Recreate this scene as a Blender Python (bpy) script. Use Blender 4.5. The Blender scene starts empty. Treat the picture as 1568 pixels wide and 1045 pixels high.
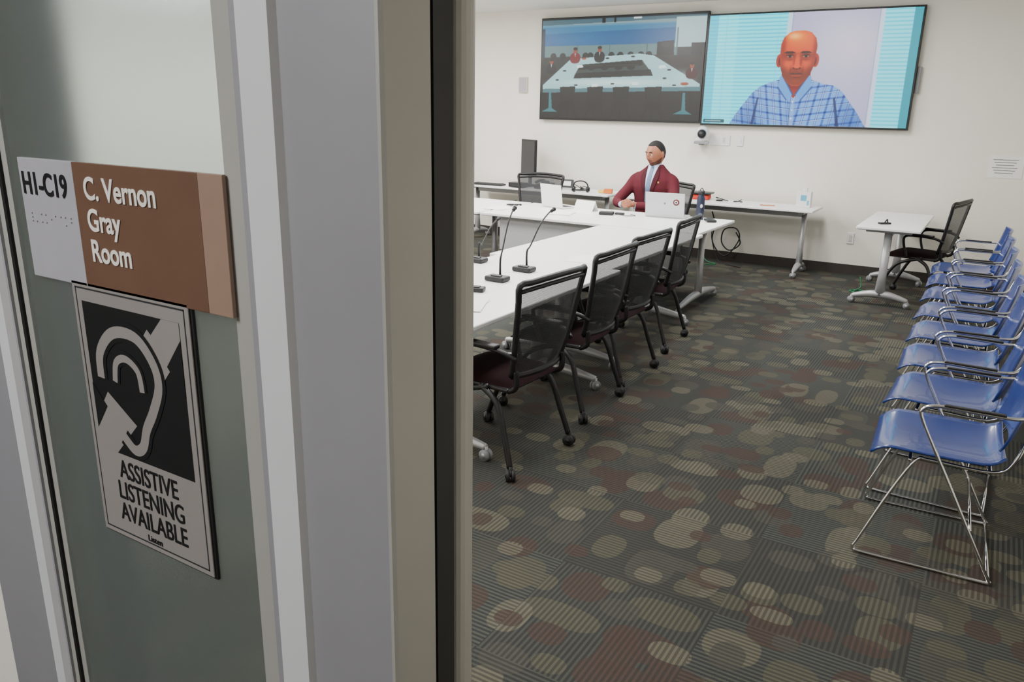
import bpy, bmesh, math, random
import numpy as np
from mathutils import Matrix, Vector
random.seed(4)
COL=bpy.context.collection
rad=math.radians

# ------------------------------------------------------------ materials
def s2l(c):
    return tuple(((v/255)/12.92 if v/255<=0.04045 else ((v/255+.055)/1.055)**2.4) for v in c)
MATS={}
def mat(name,rgb,rough=.5,metal=0,noise=.06,scale=30,emit=None,spec=.5,bump=0,coat=0):
    if name in MATS: return MATS[name]
    m=bpy.data.materials.new(name);m.use_nodes=True
    nt=m.node_tree;b=nt.nodes['Principled BSDF']
    c=s2l(rgb)
    b.inputs['Roughness'].default_value=rough;b.inputs['Metallic'].default_value=metal
    b.inputs['Specular IOR Level'].default_value=spec
    b.inputs['Coat Weight'].default_value=coat
    tc=nt.nodes.new('ShaderNodeTexCoord');n=nt.nodes.new('ShaderNodeTexNoise');n.inputs['Scale'].default_value=scale
    nt.links.new(tc.outputs['Object'],n.inputs['Vector'])
    r=nt.nodes.new('ShaderNodeValToRGB')
    r.color_ramp.elements[0].position=.3;r.color_ramp.elements[1].position=.7
    r.color_ramp.elements[0].color=(*[v*(1-noise) for v in c],1);r.color_ramp.elements[1].color=(*[min(1,v*(1+noise)) for v in c],1)
    nt.links.new(n.outputs['Fac'],r.inputs['Fac']);nt.links.new(r.outputs['Color'],b.inputs['Base Color'])
    if bump:
        bp=nt.nodes.new('ShaderNodeBump');bp.inputs['Strength'].default_value=bump;bp.inputs['Distance'].default_value=.002
        nt.links.new(n.outputs['Fac'],bp.inputs['Height']);nt.links.new(bp.outputs[0],b.inputs['Normal'])
    if emit:
        b.inputs['Emission Color'].default_value=(*c,1);b.inputs['Emission Strength'].default_value=emit
    MATS[name]=m;return m

WALL=mat('wall_paint',(238,234,224),.85,noise=.015,scale=3)
CEIL=mat('ceiling_paint',(232,231,227),.9,noise=.02,scale=60)
BASEB=mat('baseboard_vinyl',(52,46,42),.6)
WHITE=mat('table_laminate',(244,244,244),.35,noise=.01)
EDGE=mat('table_edge',(120,122,124),.5)
PANEL=mat('modesty_panel',(168,170,172),.5,noise=.02)
SILV=mat('silver_paint',(175,176,178),.38,metal=.4,noise=.03)
CHROME=mat('chrome',(215,215,215),.12,metal=1,noise=.02)
BLACK=mat('black_plastic',(20,20,22),.45)
DARK=mat('dark_grey_plastic',(45,46,49),.5)
RUB=mat('caster_rubber',(30,30,31),.6)
GRYW=mat('caster_grey',(130,132,135),.5)
BLUE=mat('blue_plastic',(31,54,122),.27,noise=.03,scale=8,coat=.3)
MAROON=mat('maroon_fabric',(30,13,15),.95,noise=.15,scale=150,spec=.15)
SKIN=mat('skin',(156,98,72),.5,noise=.06,scale=25)
HAIR=mat('hair_black',(20,16,15),.8,noise=.3,scale=200)
BEARD=mat('beard_stubble',(92,56,42),.75,noise=.25,scale=250)
SUIT=mat('suit_wine',(82,26,36),.85,noise=.1,scale=90,bump=.3,spec=.25)
SUITD=mat('suit_wine_lapel',(62,18,27),.85,noise=.1,scale=90,spec=.25)
SHIRT=mat('shirt_light_blue',(178,196,220),.8,noise=.04)
TIE=mat('tie_slate_blue',(92,112,140),.6,noise=.3,scale=160)
TROU=mat('trousers_navy',(30,32,42),.85)
PAPER=mat('paper_white',(242,242,240),.8,noise=.01)
ALU=mat('anodised_aluminium',(156,155,160),.45,metal=.25,noise=.03,scale=6)
ALUHI=mat('aluminium_painted_highlight',(222,222,225),.45,metal=.15,noise=.02,scale=6)  # brighter copy of the aluminium, highlight put into the colour
ALUR=mat('aluminium_reveal',(172,170,164),.5,metal=.2,noise=.03,scale=6)
GASK=mat('rubber_gasket',(12,12,13),.6)
LAPT=mat('laptop_aluminium',(196,197,201),.4,metal=.3,noise=.01)
NAVY=mat('bottle_navy',(28,36,62),.35)
GREEN=mat('cable_green',(30,110,70),.5)
WHPL=mat('white_plastic',(232,232,230),.4,noise=.01)
LGREY=mat('light_grey_plastic',(150,152,156),.45,noise=.01)
BEIGEPL=mat('beige_plastic',(205,202,194),.5,noise=.01)
BLUEW=mat('eye_white',(225,220,212),.4)
EYE=mat('iris_brown',(30,18,12),.3)
LIP=mat('lips',(118,62,54),.5)

def mesh_fabric():
    m=bpy.data.materials.new('back_mesh');m.use_nodes=True;nt=m.node_tree;b=nt.nodes['Principled BSDF']
    b.inputs['Base Color'].default_value=(*s2l((52,54,57)),1);b.inputs['Roughness'].default_value=.7
    tc=nt.nodes.new('ShaderNodeTexCoord');n=nt.nodes.new('ShaderNodeTexWave');n.inputs['Scale'].default_value=60;n.bands_direction='Z'
    nt.links.new(tc.outputs['Object'],n.inputs['Vector'])
    mr=nt.nodes.new('ShaderNodeMapRange');mr.inputs['To Min'].default_value=.70;mr.inputs['To Max'].default_value=.93
    nt.links.new(n.outputs['Fac'],mr.inputs['Value']);nt.links.new(mr.outputs[0],b.inputs['Alpha'])
    return m
MESHF=mesh_fabric()

# ------------------------------------------------------------ builder
class B:
    def __init__(s): s.bm=bmesh.new();s.mats=[]
    def mi(s,m):
        if m not in s.mats: s.mats.append(m)
        return s.mats.index(m)
    def merge(s,t,m,M=None,smooth=False):
        if M is not None: bmesh.ops.transform(t,matrix=M,verts=t.verts)
        i=s.mi(m)
        vm=[s.bm.verts.new(v.co) for v in t.verts]
        t.verts.index_update()
        for f in t.faces:
            try: nf=s.bm.faces.new([vm[v.index] for v in f.verts])
            except ValueError: continue
            nf.material_index=i;nf.smooth=smooth
        t.free()
    def box(s,c,d,m,bev=0,rot=None,seg=2,smooth=False):
        t=bmesh.new();bmesh.ops.create_cube(t,size=1)
        bmesh.ops.scale(t,vec=d,verts=t.verts)
        if bev: bmesh.ops.bevel(t,geom=t.edges[:],offset=bev,segments=seg,profile=.5,affect='EDGES')
        M=Matrix.Translation(c)
        if rot is not None: M=M@rot
        s.merge(t,m,M,smooth)
    def cyl(s,c,r,h,m,axis='Z',r2=None,n=24,smooth=True,rot=None):
        t=bmesh.new();bmesh.ops.create_cone(t,cap_ends=True,segments=n,radius1=r,radius2=r if r2 is None else r2,depth=h)
        R=Matrix.Identity(4)
        if axis=='X': R=Matrix.Rotation(rad(90),4,'Y')
        if axis=='Y': R=Matrix.Rotation(rad(90),4,'X')
        if rot is not None: R=rot@R
        s.merge(t,m,Matrix.Translation(c)@R,smooth)
    def sph(s,c,r,m,sc=(1,1,1),rot=None,seg=20):
        t=bmesh.new();bmesh.ops.create_uvsphere(t,u_segments=seg,v_segments=seg//2+2,radius=r)
        bmesh.ops.scale(t,vec=sc,verts=t.verts)
        M=Matrix.Translation(c)
        if rot is not None: M=M@rot
        s.merge(t,m,M,True)
    def tube(s,pts,r,m,n=10,res=6,smoothpath=True,flat=1.0):
        pts=[Vector(p) for p in pts]
        rr=r if isinstance(r,(list,tuple)) else [r]*len(pts)
        P=[];Rr=[]
        if smoothpath and len(pts)>2:
            for i in range(len(pts)-1):
                p0=pts[max(i-1,0)];p1=pts[i];p2=pts[i+1];p3=pts[min(i+2,len(pts)-1)]
                for k in range(res):
                    t=k/res
                    P.append(.5*((2*p1)+(p2-p0)*t+(2*p0-5*p1+4*p2-p3)*t*t+(3*p1-p0-3*p2+p3)*t**3))
                    Rr.append(rr[i]*(1-t)+rr[i+1]*t)
            P.append(pts[-1]);Rr.append(rr[-1])
        else: P=pts;Rr=list(rr)
        t=bmesh.new();rings=[];u=None
        for i,p in enumerate(P):
            d=(P[min(i+1,len(P)-1)]-P[max(i-1,0)]).normalized()
            if u is None:
                u=d.orthogonal().normalized()
            u=(u-d*u.dot(d)).normalized();v=d.cross(u)
            rings.append([t.verts.new(p+(u*math.cos(a)+v*math.sin(a)*flat)*Rr[i]) for a in [2*math.pi*k/n for k in range(n)]])
        for a,b in zip(rings,rings[1:]):
            for k in range(n): t.faces.new((a[k],a[(k+1)%n],b[(k+1)%n],b[k]))
        t.faces.new(rings[0][::-1]);t.faces.new(rings[-1])
        s.merge(t,m,None,True)
    def loft(s,secs,m,n=28,p=2.3,smooth=True):
        t=bmesh.new();rings=[]
        for (z,cx,cy,rx,ry) in secs:
            ring=[]
            for k in range(n):
                a=2*math.pi*k/n;c,q=math.cos(a),math.sin(a)
                ring.append(t.verts.new((cx+rx*math.copysign(abs(c)**(2/p),c),cy+ry*math.copysign(abs(q)**(2/p),q),z)))
            rings.append(ring)
        for a,b in zip(rings,rings[1:]):
            for k in range(n): t.faces.new((a[k],a[(k+1)%n],b[(k+1)%n],b[k]))
        t.faces.new(rings[0][::-1]);t.faces.new(rings[-1])
        s.merge(t,m,None,smooth)
    def surf(s,fn,nu,nv,m,th=0,smooth=True):
        t=bmesh.new();g=[[t.verts.new(fn(i/nu,j/nv)) for j in range(nv+1)] for i in range(nu+1)]
        fs=[t.faces.new((g[i][j],g[i+1][j],g[i+1][j+1],g[i][j+1])) for i in range(nu) for j in range(nv)]
        if th:
            t.normal_update()
            bmesh.ops.solidify(t,geom=t.faces[:],thickness=th)
        s.merge(t,m,None,smooth)
    def mesh(s,name):
        me=bpy.data.meshes.new(name);
        bmesh.ops.recalc_face_normals(s.bm,faces=s.bm.faces[:])
        s.bm.to_mesh(me);s.bm.free()
        for m in s.mats: me.materials.append(m)
        return me
    def obj(s,name,loc=(0,0,0),rz=0,parent=None):
        return place(s.mesh(name),name,loc,rz,parent)
def place(me,name,loc=(0,0,0),rz=0,parent=None):
    o=bpy.data.objects.new(name,me);COL.objects.link(o);o.location=loc;o.rotation_euler=(0,0,rad(rz))
    if parent: o.parent=parent
    return o
def empty(name,loc=(0,0,0),rz=0):
    o=bpy.data.objects.new(name,None);COL.objects.link(o);o.location=loc;o.rotation_euler=(0,0,rad(rz));o.empty_display_size=.1;return o
def simplebox(name,lo,hi,m,bev=0):
    c=[(a+b)/2 for a,b in zip(lo,hi)];d=[b-a for a,b in zip(lo,hi)]
    b=B();b.box((0,0,0),d,m,bev);return b.obj(name,c)
def text(body,size,m,loc,parent,name,rot=(90,0,0),align='LEFT',sx=1,bold=0,ext=.0004,line=1):
    cu=bpy.data.curves.new(name,'FONT');cu.body=body;cu.size=size;cu.align_x=align;cu.extrude=ext;cu.offset=bold;cu.space_line=line
    cu.materials.append(m);o=bpy.data.objects.new(name,cu);COL.objects.link(o);o.location=loc
    o.rotation_euler=[rad(a) for a in rot];o.scale=(sx,1,1);o.parent=parent;return o

# ------------------------------------------------------------ carpet
def carpet_mat():
    m=bpy.data.materials.new('carpet_tiles');m.use_nodes=True;nt=m.node_tree;b=nt.nodes['Principled BSDF']
    def lk(sock,v):
        if isinstance(v,bpy.types.NodeSocket): nt.links.new(v,sock)
        else: sock.default_value=v
    def M(op,a,c=0.0,d=0.0):
        n=nt.nodes.new('ShaderNodeMath');n.operation=op;lk(n.inputs[0],a);lk(n.inputs[1],c);lk(n.inputs[2],d);return n.outputs[0]
    def mix(f,a,c):
        n=nt.nodes.new('ShaderNodeMix');n.data_type='RGBA';lk(n.inputs[0],f)
        for i,v in ((6,a),(7,c)):
            if isinstance(v,tuple): n.inputs[i].default_value=(*v,1)
            else: nt.links.new(v,n.inputs[i])
        return n.outputs[2]
    tc=nt.nodes.new('ShaderNodeTexCoord');sp=nt.nodes.new('ShaderNodeSeparateXYZ');nt.links.new(tc.outputs['Object'],sp.inputs[0])
    x,y=sp.outputs[0],sp.outputs[1]
    T=.61
    ix=M('FLOOR',M('DIVIDE',x,T));iy=M('FLOOR',M('DIVIDE',y,T))
    par=M('FLOORED_MODULO',M('ADD',ix,iy),2.0)
    sc=M('ADD',M('MULTIPLY',x,par),M('MULTIPLY',y,M('SUBTRACT',1.0,par)))
    st=M('SINE',M('MULTIPLY',sc,2*math.pi/.019))
    st=M('MULTIPLY_ADD',st,1.6,.4)
    n=nt.nodes.new('ShaderNodeClamp');nt.links.new(st,n.inputs[0]);st=n.outputs[0]
    def rnd(a,c,seed):
        cb=nt.nodes.new('ShaderNodeCombineXYZ');lk(cb.inputs[0],a);lk(cb.inputs[1],c);cb.inputs[2].default_value=seed
        w=nt.nodes.new('ShaderNodeTexWhiteNoise');w.noise_dimensions='3D';nt.links.new(cb.outputs[0],w.inputs[0])
        s=nt.nodes.new('ShaderNodeSeparateColor');nt.links.new(w.outputs['Color'],s.inputs[0]);return s.outputs
    fine=nt.nodes.new('ShaderNodeTexNoise');fine.inputs['Scale'].default_value=420;nt.links.new(tc.outputs['Object'],fine.inputs['Vector'])
    col=mix(st,s2l((58,60,61)),s2l((84,87,81)))
    tr=rnd(ix,iy,1.)
    col=mix(M('MULTIPLY',tr[0],.55),col,s2l((58,57,54)))
    # each tile carries the same row-of-pebbles motif, turned a quarter on alternate tiles
    ux=M('ADD',M('MULTIPLY',x,par),M('MULTIPLY',y,M('SUBTRACT',1.0,par)))
    uy=M('ADD',M('MULTIPLY',y,par),M('MULTIPLY',x,M('SUBTRACT',1.0,par)))
    for k,(a,c,ox,oy,pres) in enumerate([(.305,.203,0,0,.28),(.203,.203,.1,.1,.52),(.155,.13,.05,.13,.58)]):
        qx,qy=(ux,uy) if k==0 else (x,y)
        px=M('DIVIDE',M('ADD',qx,ox),a);py=M('DIVIDE',M('ADD',qy,oy),c)
        cy=M('FLOOR',py)
        if k: px=M('ADD',px,M('MULTIPLY',M('FLOORED_MODULO',cy,2.0),.5))
        cx=M('FLOOR',px);r=rnd(cx,cy,7.3+k*3);r2=rnd(cx,cy,40.+k)
        fx=M('ABSOLUTE',M('SUBTRACT',M('SUBTRACT',px,cx),.5));fy=M('ABSOLUTE',M('SUBTRACT',M('SUBTRACT',py,cy),.5))
        rx=M('MULTIPLY_ADD',r[0],.22,.27);ry=M('MULTIPLY_ADD',r[1],.17,.30)
        d=M('ADD',M('POWER',M('DIVIDE',fx,rx),2.5),M('POWER',M('DIVIDE',fy,ry),2.5))
        msk=nt.nodes.new('ShaderNodeMapRange');msk.inputs['From Min'].default_value=1.06;msk.inputs['From Max'].default_value=.94
        nt.links.new(d,msk.inputs['Value'])
        mk=M('MULTIPLY',msk.outputs[0],M('GREATER_THAN',r[2],pres))
        rp=nt.nodes.new('ShaderNodeValToRGB');rp.color_ramp.interpolation='CONSTANT'
        els=rp.color_ramp.elements
        cols=[(0,(112,109,94)),(.27,(84,69,63)),(.5,(84,83,77)),(.75,(96,94,80))]
        els[0].color=(*s2l(cols[0][1]),1);els[1].position=cols[1][0];els[1].color=(*s2l(cols[1][1]),1)
        for pz,cc in cols[2:]:
            e=els.new(pz);e.color=(*s2l(cc),1)
        nt.links.new(r2[0],rp.inputs[0])
        oc=mix(M('MULTIPLY',M('SUBTRACT',1.0,st),.60),rp.outputs[0],s2l((56,56,53)))
        col=mix(M('MULTIPLY',mk,.82),col,oc)
    mul=nt.nodes.new('ShaderNodeMix');mul.data_type='RGBA';mul.blend_type='MULTIPLY';mul.inputs[0].default_value=.45
    nt.links.new(col,mul.inputs[6]);nt.links.new(fine.outputs['Fac'],mul.inputs[7])
    nt.links.new(mul.outputs[2],b.inputs['Base Color'])
    b.inputs['Roughness'].default_value=.95;b.inputs['Specular IOR Level'].default_value=.15
    bp=nt.nodes.new('ShaderNodeBump');bp.inputs['Strength'].default_value=.4;bp.inputs['Distance'].default_value=.004
    nt.links.new(fine.outputs['Fac'],bp.inputs['Height']);nt.links.new(bp.outputs[0],b.inputs['Normal'])
    return m
CARPET=carpet_mat()

# ------------------------------------------------------------ room shell
XL,XR,YB,YF,ZC=-8.2,.78,9.45,.56,2.95
HY=-2.4
simplebox('floor',(XL-.1,HY-.1,-.1),(2.1,YB+.1,0),CARPET)
bpy.data.objects['floor'].location=(0,0,0)
me=bpy.data.objects['floor'].data
cc=((XL-.1+2.1)/2,(HY-.1+YB+.1)/2,-.05)
for v in me.vertices: v.co+=Vector(cc)
simplebox('ceiling',(XL-.1,HY-.1,ZC),(2.1,YB+.1,ZC+.1),CEIL)
simplebox('wall_back',(XL-.1,YB,0),(XR+.1,YB+.1,ZC),WALL)
simplebox('wall_left',(XL-.1,HY,0),(XL,YB,ZC),WALL)
simplebox('wall_right',(XR,YF+.02,0),(XR+.1,YB,ZC),WALL)
simplebox('wall_front',(XL,YF,0),(-1.36,YF+.13,ZC),WALL)
simplebox('wall_front_header',(-1.36,YF,2.42),(XR,YF+.13,ZC),WALL)
simplebox('wall_front_right',(XR,YF-.02,0),(2.0,YF+.02,ZC),WALL)
simplebox('wall_hall_back',(XL,HY-.1,0),(2.1,HY,ZC),mat('hall_paint',(206,202,192),.85,noise=.02,scale=3))
simplebox('wall_hall_right',(2.0,HY,0),(2.1,YF,ZC),MATS['hall_paint'])
simplebox('baseboard_back',(XL,YB-.012,0),(XR,YB,.105),BASEB)
simplebox('baseboard_right',(XR-.012,YF+.2,0),(XR,YB-.012,.105),BASEB)
simplebox('baseboard_left',(XL,YF+.2,0),(XL+.012,YB-.012,.105),BASEB)

# ceiling light fixtures (troffers)
PAN=mat('diffuser_panel',(255,252,245),.5,emit=3.0)
def troffer(x,y,w,l,power,col=(1,.98,.955),name='ceiling_light'):
    b=B();b.box((0,0,0),(w,l,.03),WHPL,.004);b.box((0,0,-.017),(w-.06,l-.06,.006),PAN)
    b.obj(name,(x,y,ZC-.0155))
    ld=bpy.data.lights.new('troffer_lamp','AREA');ld.shape='RECTANGLE';ld.size=w;ld.size_y=l;ld.energy=power;ld.color=col
    lo=bpy.data.objects.new('troffer_lamp',ld);COL.objects.link(lo);lo.location=(x,y,ZC-.05)
for x,k in ((-6.6,1.1),(-4.2,1.15),(-1.9,.72)):
    for y,pw in ((2.2,62),(4.7,68),(7.2,84)):
        troffer(x,y,.6,1.2,pw*k)
troffer(-1.3,-1.2,.6,1.2,70,(.98,.985,1))

# ------------------------------------------------------------ sidelight / door jamb
def prism(b,prof,z0,z1,m):
    t=bmesh.new();lo=[t.verts.new((x,y,z0)) for x,y in prof];hi=[t.verts.new((x,y,z1)) for x,y in prof]
    n=len(prof)
    for k in range(n): t.faces.new((lo[k],lo[(k+1)%n],hi[(k+1)%n],hi[k]))
    t.faces.new(lo[::-1]);t.faces.new(hi);b.merge(t,m)
b=B()
prism(b,[(-.664,.553),(-.479,.553),(-.475,.557),(-.470,.614),(-.478,.69),(-.664,.69)],0,2.42,ALU)
prism(b,[(-.696,.60),(-.694,.557),(-.664,.556),(-.664,.60)],0,2.42,ALUR)
prism(b,[(-.650,.553),(-.646,.545),(-.602,.545),(-.598,.553)],0,2.42,ALUHI)  # raised strip; bevel catching the light is painted by the paler metal
prism(b,[(-.479,.5525),(-.475,.5525),(-.472,.556),(-.4645,.612),(-.475,.612)],0,2.42,ALUR)
prism(b,[(-.476,.616),(-.465,.617),(-.466,.65),(-.476,.652)],0,2.42,GASK)
pr=[(-.475,.652)]+[(-.475+.014*math.sin(a),.672-.02*math.cos(a)) for a in [math.pi*k/10 for k in range(11)]]+[(-.475,.692)]
prism(b,pr[1:-1],0,2.42,ALUR)
b.obj('door_jamb')
b=B()
prism(b,[(-1.36,.553),(-1.165,.553),(-1.165,.69),(-1.36,.69)],0,2.42,ALU)
prism(b,[(-1.165,.557),(-1.125,.557),(-1.12,.60),(-1.165,.60)],0,2.42,ALUR)
prism(b,[(-1.20,.545),(-1.175,.545),(-1.17,.553),(-1.205,.553)],0,2.42,ALUHI)
prism(b,[(-1.145,.553),(-1.138,.553),(-1.138,.558),(-1.145,.558)],0,2.42,GASK)
b.obj('trim_1')
b=B();b.box((-.905,.60,.05),(.52,.08,.1),ALU,.003);b.obj('trim_2')
b=B();b.box((-.905,.60,2.40),(.52,.08,.05),ALU,.003);b.obj('trim_3')
def frosted():
    m=bpy.data.materials.new('frosted_glass');m.use_nodes=True;nt=m.node_tree;b=nt.nodes['Principled BSDF']
    b.inputs['Base Color'].default_value=(*s2l((188,199,198)),1)
    b.inputs['Transmission Weight'].default_value=.94;b.inputs['IOR'].default_value=1.3
    tc=nt.nodes.new('ShaderNodeTexCoord');n=nt.nodes.new('ShaderNodeTexNoise');n.inputs['Scale'].default_value=300
    nt.links.new(tc.outputs['Object'],n.inputs['Vector'])
    mr=nt.nodes.new('ShaderNodeMapRange');mr.inputs['To Min'].default_value=.18;mr.inputs['To Max'].default_value=.24
    nt.links.new(n.outputs['Fac'],mr.inputs['Value']);nt.links.new(mr.outputs[0],b.inputs['Roughness'])
    return m
simplebox('window_1',(-1.125,.558,.1),(-.690,.566,2.38),frosted())

# room sign
RS=empty('room_sign',(0,.5555,0))
def sb(name,lo,hi,m,par,bev=.001):
    o=simplebox(name,lo,hi,m,bev);o.parent=par;return o
SGW=mat('sign_grey',(168,166,172),.4,noise=.02);SGB=mat('sign_brown',(106,78,63),.4,noise=.05,scale=12);SGREF=mat('sign_painted_reflection',(150,124,108),.4,noise=.03)
SGC=mat('sign_cream_text',(236,230,222),.5);SGK=mat('sign_black',(24,24,26),.45)
sb('number_panel',(-1.086,-.0055,1.475),(-.964,.002,1.630),SGW,RS)
sb('name_panel',(-.964,-.0055,1.475),(-.730,.002,1.630),SGB,RS)
sb('reflection_strip',(-.730,-.0055,1.475),(-.690,.0,1.630),SGREF,RS)  # paler end of the sign: reflection painted as a lighter brown strip
text('H1-C19',.040,SGK,(-1.080,-.0063,1.585),RS,'number_text',bold=.0006,sx=.78)
text('C. Vernon\nGray\nRoom',.038,SGC,(-.943,-.0063,1.587),RS,'name_text',bold=.0008,sx=.87)
bb=B()
random.seed(3)
for i in range(9):
    for j in range(3):
        if random.random()<.6: bb.sph((-1.068+i*.0098+(i//2)*.0025,-.006,1.560-j*.005),.0012,SGW,seg=6)
bb.obj('braille',parent=RS)
# assistive listening sign
AS=empty('assistive_listening_sign',(-1.000,.5535,1.480))
W_,H_=.232,.358
ASM=mat('sign_silver',(164,158,154),.35,metal=.3,noise=.03,scale=8)
sb('back_plate',(-.004,-.001,-H_-.004),(W_+.004,.004,.004),SGK,AS,.002)
sb('plate',(0,-.0035,-H_),(W_,-.001,0),ASM,AS,.001)
def st(s,t,y=-.0042): return (s*W_,y,-t*H_)
b=B()
def flat(b,pts,m,y): 
    t=bmesh.new();vs=[t.verts.new(st(s,q,y)) for s,q in pts];t.faces.new(vs);b.merge(t,m)
def strip(b,pts,w,m,y):
    P=[Vector((s*W_,-t*H_)) for s,t in pts];Q=[]
    for i in range(len(P)-1):
        p0=P[max(i-1,0)];p1=P[i];p2=P[i+1];p3=P[min(i+2,len(P)-1)]
        for k in range(6):
            t=k/6;Q.append(.5*((2*p1)+(p2-p0)*t+(2*p0-5*p1+4*p2-p3)*t*t+(3*p1-p0-3*p2+p3)*t**3))
    Q.append(P[-1]);L=[];Rr=[]
    for i,q in enumerate(Q):
        d=(Q[min(i+1,len(Q)-1)]-Q[max(i-1,0)]).normalized();nn=Vector((-d.y,d.x))*w/2
        L.append(q+nn);Rr.append(q-nn)
    t=bmesh.new()
    l=[t.verts.new((v.x,y,v.y)) for v in L];r=[t.verts.new((v.x,y,v.y)) for v in Rr]
    for i in range(len(l)-1): t.faces.new((l[i],l[i+1],r[i+1],r[i]))
    b.merge(t,m)
for (s0,t0,s1,t1) in ((.03,.02,.97,.026),(.03,.974,.97,.98),(.03,.02,.038,.98),(.962,.02,.97,.98)):
    flat(b,[(s0,t0),(s1,t0),(s1,t1),(s0,t1)],DARK,-.0038)
flat(b,[(.08,.07),(.92,.07),(.92,.64),(.08,.64)],SGK,-.0038)
flat(b,[(.58,.17),(.72,.07),(.92,.07),(.92,.17),(.74,.30),(.70,.25)],ASM,-.0042)
flat(b,[(.08,.52),(.22,.40),(.46,.50),(.24,.64),(.08,.64)],ASM,-.0042)
flat(b,[(.92,.13),(.92,.33),(.79,.235)],SGK,-.0044)
flat(b,[(.56,.07),(.78,.07),(.68,.135)],SGK,-.0044)
flat(b,[(.08,.38),(.08,.56),(.20,.46)],SGK,-.0044)
ear=[(.18,.35),(.2,.25),(.34,.165),(.54,.16),(.67,.235),(.70,.32),(.63,.42),(.55,.50),(.50,.575),(.42,.60),(.33,.56)]
strip(b,ear,.027,SGK,-.0045);strip(b,ear,.015,ASM,-.0048)
ear2=[(.31,.35),(.34,.275),(.43,.25),(.53,.285),(.55,.36)]
strip(b,ear2,.019,SGK,-.0045);strip(b,ear2,.010,ASM,-.0048)
b.obj('ear_symbol',parent=AS)
text('ASSISTIVE\nLISTENING\nAVAILABLE',.038,SGK,(W_*.5,-.0042,-.264),AS,'sign_text',align='CENTER',bold=.0001,sx=.76,line=.86)
text('Listen',.013,SGK,(W_*.5,-.0042,-.346),AS,'maker_mark',align='CENTER')

# ------------------------------------------------------------ screens (painted colour grids)
class Paint:
    def __init__(s,w,h,nx,ny):
        s.w,s.h,s.nx,s.ny=w,h,nx,ny
        X,Y=np.meshgrid(np.linspace(0,w,nx),np.linspace(0,h,ny));s.X,s.Y=X,Y
        s.c=np.zeros((ny,nx,3))
    def fill(s,mask,col,a=1):
        m=(np.asarray(mask,float)*a)[...,None]
        s.c=s.c*(1-m)+np.array(col,float)*m
    def pm(s,pts):
        inside=np.zeros(s.X.shape,bool);n=len(pts)
        for i in range(n):
            x1,y1=pts[i];x2,y2=pts[(i+1)%n]
            if y1==y2: continue
            inside^=((y1>s.Y)!=(y2>s.Y))&(s.X<(x2-x1)*(s.Y-y1)/(y2-y1)+x1)
        return inside
    def poly(s,pts,col,a=1):
        m=s.pm(pts);s.fill(m,col,a);return m
    def ell(s,cx,cy,rx,ry,col,a=1,soft=.08,p=2,clip=None):
        d=(np.abs(s.X-cx)/rx)**p+(np.abs(s.Y-cy)/ry)**p
        m=np.clip((1+soft-d)/(2*soft),0,1)
        if clip is not None: m=m*clip
        s.fill(m,col,a);return m
    def rect(s,x0,y0,x1,y1,col,a=1):
        s.fill((s.X>=x0)&(s.X<=x1)&(s.Y>=y0)&(s.Y<=y1),col,a)
    def blob(s,cx,cy,rx,ry,col,a=1,clip=1):
        m=np.exp(-(((s.X-cx)/rx)**2+((s.Y-cy)/ry)**2))*clip;s.fill(m,col,a)
    def blur(s,n=1):
        for _ in range(n):
            c=s.c;p=np.pad(c,((1,1),(1,1),(0,0)),mode='edge')
            s.c=(p[1:-1,1:-1]*2+p[:-2,1:-1]+p[2:,1:-1]+p[1:-1,:-2]+p[1:-1,2:])/6
def screen_mat(name,strength):
    m=bpy.data.materials.new(name);m.use_nodes=True;nt=m.node_tree;b=nt.nodes['Principled BSDF']
    at=nt.nodes.new('ShaderNodeAttribute');at.attribute_name='pic'
    nt.links.new(at.outputs['Color'],b.inputs['Emission Color']);b.inputs['Emission Strength'].default_value=strength
    b.inputs['Base Color'].default_value=(.01,.01,.01,1);b.inputs['Roughness'].default_value=.35
    return m
def screen(name,P,x0,x1,z0,z1,y,parent,m,sat=1.45,gam=1.2):
    nx,ny=P.nx,P.ny
    X,Z=np.meshgrid(np.linspace(x0,x1,nx),np.linspace(z1,z0,ny))
    co=np.stack([X,np.full_like(X,y),Z],-1).reshape(-1,3)
    i=np.arange(ny-1)[:,None]*nx+np.arange(nx-1)[None,:]
    f=np.stack([i,i+nx,i+nx+1,i+1],-1).reshape(-1,4)
    me=bpy.data.meshes.new(name);me.vertices.add(len(co));me.vertices.foreach_set('co',co.ravel().astype(np.float32))
    me.loops.add(f.size);me.loops.foreach_set('vertex_index',f.ravel().astype(np.int32))
    me.polygons.add(len(f));me.polygons.foreach_set('loop_start',np.arange(0,f.size,4,dtype=np.int32))
    me.update();me.validate()
    c=P.c/255.;lin=np.where(c<=.04045,c/12.92,((c+.055)/1.055)**2.4)
    L=(lin@np.array([.25,.65,.10]))[...,None]
    lin=np.clip(L+(lin-L)*sat,0.0005,4)**gam
    lin=np.concatenate([lin,np.ones((ny,nx,1))],-1).reshape(-1)
    a=me.color_attributes.new('pic','FLOAT_COLOR','POINT');a.data.foreach_set('color',lin.astype(np.float32))
    me.materials.append(m)
    o=bpy.data.objects.new(name,me);COL.objects.link(o);o.parent=parent;return o

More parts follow.
